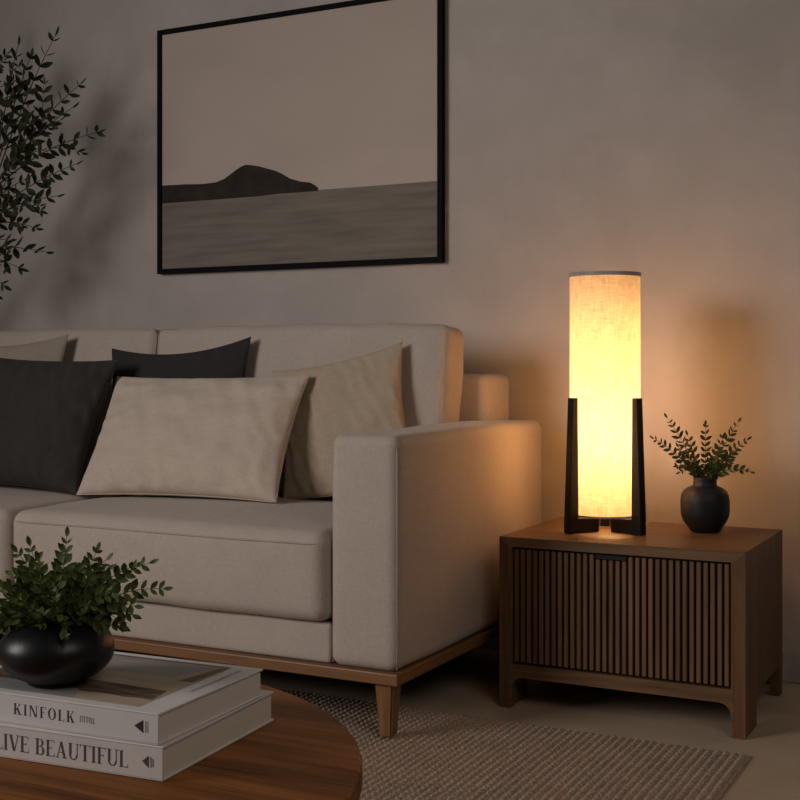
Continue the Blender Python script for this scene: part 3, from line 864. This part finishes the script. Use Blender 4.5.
hi = [(xl + (xr - 0.010 - xl) * i / k, yb + 0.090 - 0.020 * i / k + 0.005 * noise.noise((i * 0.9, 4, 0))) for i in range(k + 1)]
for i in range(k): up([lo[i], lo[i + 1], hi[i + 1], hi[i]], 2, 0.0001)
up([(xl, yb), (xr - 0.095, yb), (xr - 0.115, yb + 0.034), (xl, yb + 0.040)], 3, 0.0002)
obj('cover_picture', bm, cm, b2, label='muted landscape photograph in bands of sand, rock and mist')
bm = bmesh.new()
yy_ = -0.020
while yy_ < hy - 0.022:
    w_ = rg.uniform(0.003, 0.006); o_ = rg.uniform(-0.0015, 0.0015)
    up([(e - 0.023 + o_, yy_), (e - 0.0215 + o_, yy_), (e - 0.0185 + o_, yy_ + w_ * 0.7), (e - 0.020 + o_, yy_ + w_ * 0.7)], 0)
    up([(e - 0.0245, yy_ + w_ * 0.3), (e - 0.0170, yy_ + w_ * 0.3), (e - 0.0170, yy_ + w_ * 0.45), (e - 0.0245, yy_ + w_ * 0.45)], 0, 0.0001)
    yy_ += w_
obj('cover_print', bm, M['ink3'], b2, label='grey line of print along the cover edge')

# ------------------------------------------------------------------ potted greenery on the books
zv = z2 + H2 + 0.0008
QX, QY = -1.088, 1.176
pt = thing('potted_plant', 'bushy green plant in a squat round black vase on the books', 'plant', (QX, QY, zv))
a_, c_ = 0.0705, 0.041
prof = [(0.032, 0.0), (0.036, 0.001)]
for k in range(2, 23):
    t = -PI / 2 + PI * k / 25
    rr_ = a_ * math.cos(t) ** 0.86
    if rr_ > 0.037 or t > 0: prof.append((rr_, c_ + c_ * math.sin(t)))
prof = [p for p in prof if not (p[1] > c_ and p[0] < 0.037)]
prof += [(0.036, 0.0815), (0.034, 0.083), (0.031, 0.082), (0.030, 0.076)]
bm = bmesh.new(); lathe(bm, prof, 64)
obj('vase', bm, M['vase2'], pt, True)
px = 0.001246
tips = [(15, 152), (-29, 139), (-41, 133), (40, 135), (53, 129), (74, 118), (89, 121), (106, 98), (75, 72), (68, 60), (83, 86), (-58, 100), (-70, 85), (-60, 70), (2, 130), (-14, 128), (28, 120), (60, 96), (-44, 110)]
rng = random.Random(21)
jobs = [((tx, tz), rng.uniform(-0.035, 0.03), True) for tx, tz in tips]
for i in range(78):
    a = rng.uniform(0, 2 * PI); rr_ = rng.uniform(14, 66); el = rng.uniform(62, 122) - 0.30 * rr_ + 6 * math.sin(3 * a)
    jobs.append(((rr_ * math.cos(a), el), rr_ * math.sin(a) * px, False))
for (tx, tz), dy, main in jobs:
    a = Vector((0, 0, 0.072)) + RV * (max(-60, min(60, tx)) * 0.00035) + FV * max(-0.022, min(0.022, dy * 0.5))
    b = RV * (tx * px) + Vector((0, 0, max(0.074, tz * px - 0.006))) + FV * dy
    pts = curve_pts(a, b, 0.014 if abs(tx) > 40 else 0.004, 8)
    sprig(pt, pts, 0.0009, 0.0190, 0.0095, 0.0115, M['leaf'], M['stem'], rng, 0.22)

# ------------------------------------------------------------------ tall plant at the left
GX, GY = -3.86, 3.10
tp = thing('potted_tree', 'tall leafy branching plant rising beside the wall at the far left', 'plant', (GX, GY, 0))
bm = bmesh.new(); lathe(bm, [(0.12, 0.0005), (0.135, 0.01), (0.165, 0.33), (0.168, 0.345), (0.156, 0.348), (0.150, 0.33), (0.148, 0.31)], 48)
autosmooth(obj('pot', bm, M['pot'], tp))
bm = bmesh.new(); lathe(bm, [(0.147, 0.3105), (0.147, 0.318)], 32); obj('soil', bm, M['soil'], tp)
def pix(xp, yp, Y):
    k = (xp - 400) / 1239; X = (-0.4587 + k * 0.8886) ; yv = 0.8886 + k * 0.4587; t = Y / yv
    return Vector((X * t - GX, Y - GY, 0.85 - (yp - 366) * t / 1239))
rng = random.Random(33)
stems = []
for (fork, tw) in (((-30, 235), 0.02), ((-8, 190), 0.0), ((-45, 130), 0.05), ((-60, 260), -0.05)):
    f = pix(*fork, GY + tw)
    a = Vector((rng.uniform(-.02, .02), rng.uniform(-.02, .02), 0.315))
    pts = curve_pts(a, f, 0.0, 12, Vector((-0.12, 0, 0)))
    obj('trunk', tube(bmesh.new(), pts, 0.011, 8, False, 0.006), M['bark'], tp, True); stems.append(f)
tree = [ # root px, tip px, depth offset
    ((-8, 190), (55, 36), 0.0), ((-8, 190), (80, 84), -0.05), ((-8, 190), (98, 132), 0.02), ((-8, 190), (72, 108), 0.06), ((-8, 190), (30, 58), 0.05),
    ((-8, 190), (18, 46), -0.08), ((-30, 235), (76, 164), -0.02), ((-30, 235), (57, 196), 0.05), ((-30, 235), (40, 205), -0.06), ((-60, 260), (46, 252), 0.0),
    ((-60, 260), (20, 268), 0.06), ((-30, 235), (36, 228), 0.03), ((-45, 130), (6, 55), 0.03), ((-45, 130), (34, 92), -0.04), ((-45, 130), (48, 128), 0.05),
    ((-60, 260), (10, 240), -0.08), ((-30, 235), (24, 180), 0.08), ((-45, 130), (-10, 40), 0.0), ((-45, 130), (-40, 20), 0.06), ((-60, 260), (-20, 300), 0.0), ((-60, 260), (4, 285), 0.0), ((-8, 190), (42, 150), -0.09), ((-8, 190), (60, 120), -0.03)]
for root, tip, dy in tree:
    tw = {(-30, 235): 0.02, (-8, 190): 0.0, (-45, 130): 0.05, (-60, 260): -0.05}[root]
    A = pix(*root, GY + tw); B = pix(*tip, GY + dy)
    pts = curve_pts(A, B, 0.03, 12, Vector((0, 0, 0)))
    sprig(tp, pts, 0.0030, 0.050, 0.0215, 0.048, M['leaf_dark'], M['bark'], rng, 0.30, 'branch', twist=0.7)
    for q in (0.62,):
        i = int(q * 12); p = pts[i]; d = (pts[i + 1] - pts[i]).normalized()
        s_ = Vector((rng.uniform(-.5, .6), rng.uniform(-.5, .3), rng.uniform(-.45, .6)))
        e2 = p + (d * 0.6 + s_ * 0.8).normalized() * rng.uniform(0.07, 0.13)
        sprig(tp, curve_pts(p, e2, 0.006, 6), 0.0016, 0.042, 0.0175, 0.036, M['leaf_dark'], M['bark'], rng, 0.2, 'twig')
